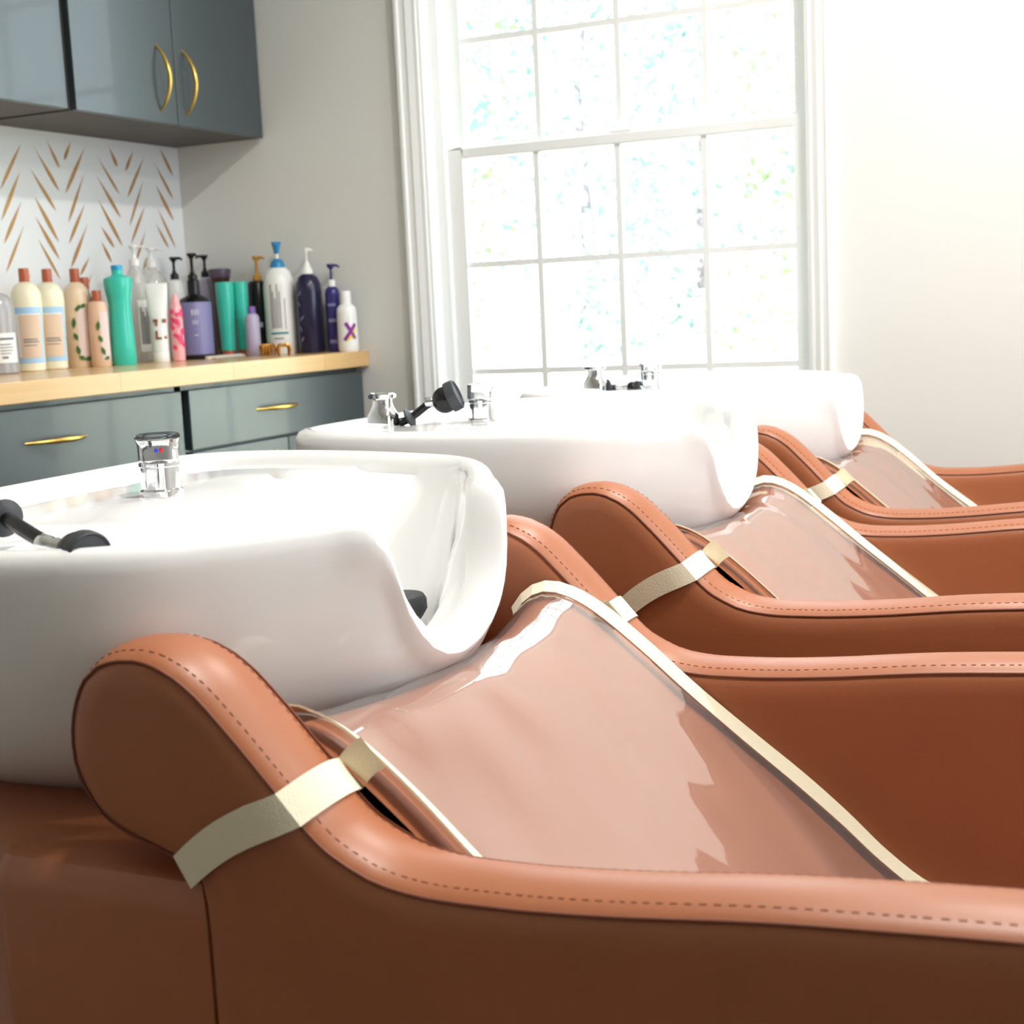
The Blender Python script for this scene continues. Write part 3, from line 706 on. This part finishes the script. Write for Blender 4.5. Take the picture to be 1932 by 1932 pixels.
# lavender bottle with black pump
x, y = X(-2.5), 3.292
t, b = bottle('pump_bottle', 'wide lavender bottle with black shoulders and a black pump', x, y, [(.043, .012), (.0455, .015), (.0455, .155), (.044, .158)], M['lavender_plastic'])
MB().lathe([(.041, 0), (.043, .002), (.0435, .012), (.040, .014)], (x, y, ct), n=32).make('base_band', M['black'], t)
MB().lathe([(.044, .157), (.038, .168), (.022, .176), (.017, .18), (.0165, .218), (.012, .222)], (x, y, ct), n=32).make('shoulder', M['black'], t)
pump(t, x, y, ct+.215, M['black'], .078, .013, .026, facing(x, y)+.6)
MB_ = MB(); lines(MB_, x, y, .0455, [(-14, -8, .122, .016), (-4, 2, .122, .016), (6, 10, .122, .016), (-12, 8, .104, .003), (-12, 8, .098, .003), (-8, 6, .066, .003)]); MB_.make('print', M['print_white'], t)
# white bottle with black pump behind the lavender one
x, y = X(-2.70), 3.470
t, b = bottle('pump_bottle', 'white bottle with black pump half hidden behind the lavender bottle', x, y, [(.026, 0), (.028, .004), (.028, .19), (.022, .222), (.012, .23)], M['white_plastic'])
pump(t, x, y, ct+.228, M['black'], .068, .012, .026, facing(x, y)+1.4)
x, y = X(-2.66), 3.565
t, b = bottle('pump_bottle', 'pale bottle with black pump, against the wall behind the teal tubes', x, y, [(.022, 0), (.025, .004), (.025, .19), (.020, .225), (.012, .235)], M['lilac_plastic'])
pump(t, x, y, ct+.233, M['black'], .068, .012, .03, facing(x, y)-.9)
x, y = X(-2.585), 3.535
t = thing('product_tube', 'plum tube with a flared end showing above the teal tubes', 'tube', (x, y, ct), 'hair products on the worktop')
MB().lathe([(.016, 0), (.018, .03), (.019, .05), (.022, .17), (.027, .22), (.030, .232)], (x, y, ct), n=24).make('body', M['dark_brown'], t)
MB().lathe([(.030, .230), (.033, .246), (.033, .254), (.030, .256), (.002, .256)], (x, y, ct), n=24).make('cap', M['mauve_plastic'], t)
# teal tubes
for x, y, r, lb in ((X(-2.50), 3.436, .0255, 'teal tube on a copper cap, the fuller one, beside the lavender bottle'), (X(-2.478), 3.480, .0215, 'teal tube on a copper cap, the slimmer one, beside the lilac bottle')):
    t = thing('product_tube', lb, 'tube', (x, y, ct), 'hair products on the worktop')
    MB().lathe([(r*.80, .018), (r*.82, .03), (r*.86, .08), (r, .16), (r*1.02, .209), (r*.98, .213), (.001, .213)], (x, y, ct), n=28).make('body', M['teal_plastic'], t)
    MB().lathe([(r*.7, 0), (r*.74, .002), (r*.74, .016), (r*.7, .018)], (x, y, ct), n=28).make('cap', M['copper_cap'], t)
x, y = X(-2.415), 3.440
t, b = bottle('product_bottle', 'small lilac bottle with purple cap, in front of the black bottle', x, y, [(.019, 0), (.0205, .003), (.0205, .108), (.017, .116), (.011, .12)], M['lilac_plastic'])
capm(t, x, y, .118, .0115, .022, M['purple_cap'])
x, y = X(-2.46), 3.545
t, b = bottle('pump_bottle', 'black bottle with a gold pump, between the teal tubes and the tall white bottle', x, y, [(.026, 0), (.028, .004), (.028, .205), (.024, .213), (.012, .216)], M['black'])
pump(t, x, y, ct+.212, M['pump_gold'], .074, .0125, .03, facing(x, y)+.9)
MB_ = MB(); lines(MB_, x, y, .028, [(-8, 14, .08, .014)]); MB_.make('print', M['print_white'], t)
# white with blue pump
x, y = X(-2.38), 3.535
t, b = bottle('pump_bottle', 'tall white bottle with a bright blue pump', x, y, [(.042, 0), (.044, .003), (.0455, .05), (.0455, .19), (.043, .215), (.034, .238), (.022, .248)], M['white_plastic'])
MB().lathe([(.021, .246), (.0205, .256), (.016, .268), (.008, .274)], (x, y, ct), n=28).make('collar', M['pump_blue'], t)
MB().lathe([(.0052, .272), (.005, .292)], (x, y, ct), n=14).make('stem', M['white_plastic'], t)
MB().lathe([(.007, .288), (.009, .30), (.0135, .318), (.013, .322), (.002, .323)], (x, y, ct), n=20).tube([(x, y, ct+.316), (x+.010, y-.022, ct+.317), (x+.014, y-.03, ct+.312)], [.005, .004, .003], 8).make('pump', M['pump_blue'], t)
MB_ = MB()
for k in range(5): patch(MB_, x, y, .0462, -34+8*k, -31+8*k, ct+.075, ct+.20-.02*(k % 3), n=3)
patch(MB_, x, y, .0462, 16, 18, ct+.07, ct+.16, n=3); patch(MB_, x, y, .0462, -30, 6, ct+.044, ct+.047, n=6)
MB_.make('print', M['print_grey'], t)
MB_ = MB(); patch(MB_, x, y, .0462, -40, 24, ct+.058, ct+.0635, n=8); MB_.make('colour_band', M['print_teal'], t)
x, y = X(-2.29), 3.550
t, b = bottle('pump_bottle', 'large dark navy bottle with a white pump', x, y, [(.036, 0), (.0385, .004), (.0385, .175), (.036, .198), (.028, .216), (.016, .226)], M['navy_plastic'])
MB().lathe([(.017, .222), (.0165, .236), (.008, .252), (.005, .262)], (x, y, ct), n=24).make('collar', M['white_plastic'], t)
pump(t, x, y, ct+.225, M['white_plastic'], .074, .009, .022, facing(x, y)+2.2, False, .008)
MB_ = MB()
for a, z, ln, rot in ((-40, .17, .02, .5), (-46, .14, .018, -.6), (-36, .10, .022, .8), (-44, .07, .02, -.3), (-38, .04, .018, .6)): disc_leaf(MB_, x, y, .0388, a, ct+z, ln, .003, rot)
MB_.make('print', M['lavender_plastic'], t)
x, y = X(-2.215), 3.558
t, b = bottle('pump_bottle', 'slim indigo bottle with white collar and indigo pump', x, y, [(.019, 0), (.021, .003), (.021, .165), (.019, .178), (.011, .186)], M['indigo_plastic'])
MB().lathe([(.0105, .184), (.0105, .204), (.006, .206)], (x, y, ct), n=20).make('collar', M['white_plastic'], t)
pump(t, x, y, ct+.188, M['indigo_plastic'], .062, .010, .03, facing(x, y)+PI-.9, False)
MB_ = MB(); lines(MB_, x, y, .021, [(-40, 20, .13, .008), (-40, 30, .085, .010), (-40, 20, .025, .010)]); MB_.make('print', M['lavender_plastic'], t)
# white bottle with a purple cross
x, y = X(-2.163), 3.545
t, b = bottle('shampoo_bottle', 'small white bottle with a purple and yellow X, at the corner of the worktop', x, y, [(.026, 0), (.029, .006), (.0295, .02), (.0285, .10), (.0275, .122), (.020, .132), (.013, .135)], M['white_plastic'])
capm(t, x, y, .134, .0145, .037, M['white_plastic'])
def stroke(m, a0, z0, a1, z1, w, mi):
    f = facing(x, y); vs = []; N = 8; r = .0293; L = math.hypot((a1-a0)*r*PI/180, z1-z0); na, nz = -(z1-z0)/L, (a1-a0)*r*PI/180/L
    for i in range(N+1):
        tt = i/N; a = a0+(a1-a0)*tt; z = z0+(z1-z0)*tt
        for s in (-1, 1): aa = f+math.radians(a)+s*w*na/r; vs.append((x+(r+.0008+.0004*mi)*math.cos(aa), y+(r+.0008+.0004*mi)*math.sin(aa), ct+z+s*w*nz))
    m.add(vs, [(2*i, 2*i+1, 2*i+3, 2*i+2) for i in range(N)], False, mi)
MB_ = MB(); stroke(MB_, -14, .034, 24, .048, .007, 0); stroke(MB_, 30, .036, 40, .072, .005, 0); stroke(MB_, -20, .032, 46, .078, .0048, 1); stroke(MB_, -10, .082, 42, .036, .0048, 1)
MB_.make('print', [M['print_yellow'], M['print_purple']], b)
# hair clips and a comb lying in front
def claw(x, y, ang, s, label):
    t = thing('hair_clip', label, 'hair clip', (x, y, ct), 'amber hair clips on the worktop')
    R = Matrix.Rotation(ang, 3, 'Z')
    for sd in (-1, 1):
        mb = MB(); n = 5
        for k in range(n):
            u = (k-(n-1)/2)*.0085*s; P = []
            for j in range(7):
                a = PI*.5*(j/6)*1.25-.15; P.append(Vector((x, y, ct+.002*s))+R @ Vector((u, sd*(.016*math.sin(a+.4)*s), .026*s*math.cos(a)+.0025*s)))
            mb.tube(P, [.0035*s]*5+[.0026*s, .0018*s], 8)
        P = [Vector((x, y, ct+.027*s))+R @ Vector((u*s, sd*.005*s, .002*math.cos(u*90))) for u in [-.02+.04*k/8 for k in range(9)]]
        mb.tube(P, .0045*s, 8)
        mb.make('jaw', M['clipgold'], t)
    return t
claw(X(-2.345), 3.405, .9, 1.0, 'amber claw hair clip next to the lilac bottle')
claw(X(-2.29), 3.405, 2.3, 1.0, 'amber claw hair clip in front of the tall white bottle')
mb = MB(); p, q = Vector((X(-2.43), 3.235, ct)), Vector((X(-2.44), 3.405, ct)); d = (q-p).normalized(); n = Vector((d.y, -d.x, 0))
def bx(a, b, w0, w1, z0, z1): mb.add([a+n*w0+Vector((0,0,z0)), a+n*w1+Vector((0,0,z0)), b+n*w1+Vector((0,0,z0)), b+n*w0+Vector((0,0,z0)), a+n*w0+Vector((0,0,z1)), a+n*w1+Vector((0,0,z1)), b+n*w1+Vector((0,0,z1)), b+n*w0+Vector((0,0,z1))], [(0,3,2,1),(4,5,6,7),(0,1,5,4),(1,2,6,5),(2,3,7,6),(3,0,4,7)], False)
bx(p, q, -.004, .008, 0, .009)
for k in range(24): bx(p.lerp(q, .06+.9*k/24), p.lerp(q, .06+.9*k/24+.018), .008, .024, .001, .007)
tag(mb.make('comb', M['comb_white'], bevel=.0008), 'pale flat comb lying in front of the teal tubes', 'comb')

# ------------------------------------------------------------------ outdoors
g = MB().box((-90, N_+WT+.02, -.75), (60, 140, -.55)); o = g.make('lawn', M['lawn']); o['kind'] = 'structure'
def tree(x, y, h, cr, cz, n, m, label, conifer=False, seed=0, name='tree', trunk=.16, leaf=.16):
    r = random.Random(seed); t = thing(name, label, 'tree' if name != 'garden_bush' else 'bush', (x, y, -.55), 'trees and bushes outside the window')
    if trunk:
        P = [(x+r.uniform(-.1, .1)*k, y, -.55+h*.8*k/5) for k in range(6)]
        MB().tube(P, [trunk*(1-.15*k) for k in range(6)], 10).make('trunk', M['bark'], t)
    mb = MB()
    for _ in range(n):
        while True:
            a = Vector((r.uniform(-1, 1), r.uniform(-1, 1), r.uniform(-1, 1)))
            if a.length < 1: break
        a = a.normalized()*a.length**.6
        c = Vector((x+a.x*cr*(1 if not conifer else (1-a.z)*.6), y+a.y*cr*(1 if not conifer else (1-a.z)*.6), cz+a.z*(h-.55-cz)))
        u = Vector((r.uniform(-1, 1), r.uniform(-1, 1), r.uniform(-1, 1))).normalized(); v = u.cross(Vector((r.uniform(-1, 1), r.uniform(-1, 1), r.uniform(-1, 1)))).normalized(); s = leaf*r.uniform(.6, 1.4)
        mb.add([c-u*s, c+v*s*.5, c+u*s, c-v*s*.5], [(0, 1, 2, 3)], False)
    mb.make('foliage', m, t, recalc=False)
    return t
tree(-16.0, 47, 19, 4.2, 8.5, 2600, M['leaf_b'], 'bluish tree with a thick trunk in the middle of the window view', seed=2, trunk=.36, leaf=.26)
tree(-24.2, 52, 21, 4.4, 9.5, 2600, M['leaf_a'], 'broad pale green tree seen through the left panes', seed=1, trunk=.3, leaf=.26)
tree(-8.2, 53.5, 22, 4.4, 9.5, 2600, M['leaf_a'], 'tall green tree seen through the right panes', seed=3, trunk=.3, leaf=.26)
tree(-17.2, 64, 24, 5, 10, 2200, M['leaf_b'], 'tall bluish tree standing behind the thick trunked one', seed=4, trunk=.3, leaf=.3)
tree(-32, 64, 24, 5, 10, 2400, M['leaf_a'], 'large tree at the far left beyond the lawn', seed=8, trunk=.3, leaf=.3)
tree(4.5, 62, 24, 5, 10, 2400, M['leaf_b'], 'large tree at the far right beyond the lawn', seed=9, trunk=.3, leaf=.3)
tree(-18.4, 40, 2.6, 1.3, .5, 520, M['leaf_a'], 'low bush by the left edge of the lawn', seed=5, name='garden_bush', trunk=0, leaf=.16)
tree(-12.6, 39.5, 3.2, 1.6, .8, 620, M['leaf_b'], 'rounded bush in the middle of the lawn edge', seed=6, name='garden_bush', trunk=0, leaf=.16)
tree(-8.4, 40, 3.0, 1.5, .7, 620, M['leaf_a'], 'rounded bush at the right of the lawn edge', seed=7, name='garden_bush', trunk=0, leaf=.16)

# ------------------------------------------------------------------ ceiling lamps (out of view, put in to light the room from above)
def downlight(x, y, e):
    t = thing('unseen_ceiling_light', 'unseen round white ceiling light over the room', 'ceiling light', (x, y, H), 'unseen ceiling lights')
    MB().lathe([(.13, 0), (.13, -.012), (.115, -.02), (.105, -.02), (.105, -.006), (.001, -.006)], (x, y, H), n=32).make('housing', M['trim'], t)
    l = bpy.data.lights.new('unseen_ceiling_lamp', 'AREA'); l.shape = 'DISK'; l.size = .2; l.energy = e; l.color = (1, .97, .93)
    lo = bpy.data.objects.new('lamp', l); COL.objects.link(lo); lo.location = (x, y, H-.025)
LE = 21
for x, y in ((2.4, 2.6), (4.2, 2.6), (2.4, 1.3), (4.2, 1.3)): downlight(x, y, LE)

# ------------------------------------------------------------------ daylight
w = bpy.data.worlds.new('sky'); SC.world = w; w.use_nodes = True
bg = w.node_tree.nodes['Background']; bg.inputs['Color'].default_value = (.80, .91, 1, 1); bg.inputs['Strength'].default_value = 4.5
sun = bpy.data.lights.new('sun', 'SUN'); sun.energy = 34; sun.angle = .01; sun.color = (1, .96, .9)
so = bpy.data.objects.new('sun', sun); COL.objects.link(so); so.rotation_euler = (math.radians(42), 0, math.radians(-22))
def portal(loc, rot, sx, sy):
    l = bpy.data.lights.new('window_portal', 'AREA'); l.shape = 'RECTANGLE'; l.size = sx; l.size_y = sy; l.cycles.is_portal = True
    o = bpy.data.objects.new('window_portal', l); COL.objects.link(o); o.location = loc; o.rotation_euler = rot
portal(((ox0+ox1)/2, N_+WT+.01, (oz0+oz1)/2), (-PI/2, 0, 0), ox1-ox0, oz1-oz0)
portal((E_+WT+.01, (ey0+ey1)/2, (ez0+ez1)/2), (0, PI/2, 0), ez1-ez0, ey1-ey0)

# ------------------------------------------------------------------ camera
F = 2703.; yaw, pit, rol = [math.radians(a) for a in (25.2415, -8.0766, -2.6836)]
f = Vector((-math.sin(yaw)*math.cos(pit), math.cos(yaw)*math.cos(pit), math.sin(pit)))
r = Vector((math.cos(yaw), math.sin(yaw), 0)); u = r.cross(f)
r, u = r*math.cos(rol)+u*math.sin(rol), -r*math.sin(rol)+u*math.cos(rol)
cam = bpy.data.cameras.new('camera'); co = bpy.data.objects.new('camera', cam); COL.objects.link(co)
mw = Matrix((r, u, -f)).transposed().to_4x4(); mw.translation = (CX, 0, CZ); co.matrix_world = mw
cam.sensor_width = 36; cam.sensor_fit = 'HORIZONTAL'; cam.lens = F/1932*36; cam.clip_start = .02; cam.clip_end = 200
cam.dof.use_dof = True; cam.dof.focus_distance = 1.65; cam.dof.aperture_fstop = 10
SC.camera = co
vs = SC.view_settings; vs.view_transform = 'Standard'; vs.look = 'None'; vs.gamma = 1; vs.use_curve_mapping = False; vs.exposure = 0.42
SC.cycles.max_bounces = 10; SC.cycles.diffuse_bounces = 5; SC.cycles.transparent_max_bounces = 24; SC.cycles.use_denoising = True
SC.cycles.sample_clamp_indirect = 6; SC.cycles.caustics_reflective = False; SC.cycles.caustics_refractive = False
PART = {'tap': 'chrome mixer tap', 'lever': 'chrome lever with a dished top', 'temperature_mark': 'red and blue dot', 'hose_holder': 'chrome hose holder', 'drain_strainer': 'dark grey strainer',
  'binding': 'cream fabric edge tape', 'strap': 'cream fabric strap', 'vinyl_sheet': 'clear glossy sheet', 'handle': 'curved gold handle', 'ferrule': 'chrome ferrule', 'collar': None}
for o in bpy.data.objects:
    k = o.name.split('.')[0]
    if o.parent and PART.get(k) and 'category' not in o: o['label'] = PART[k]
    if 'origin' in o: del o['origin']
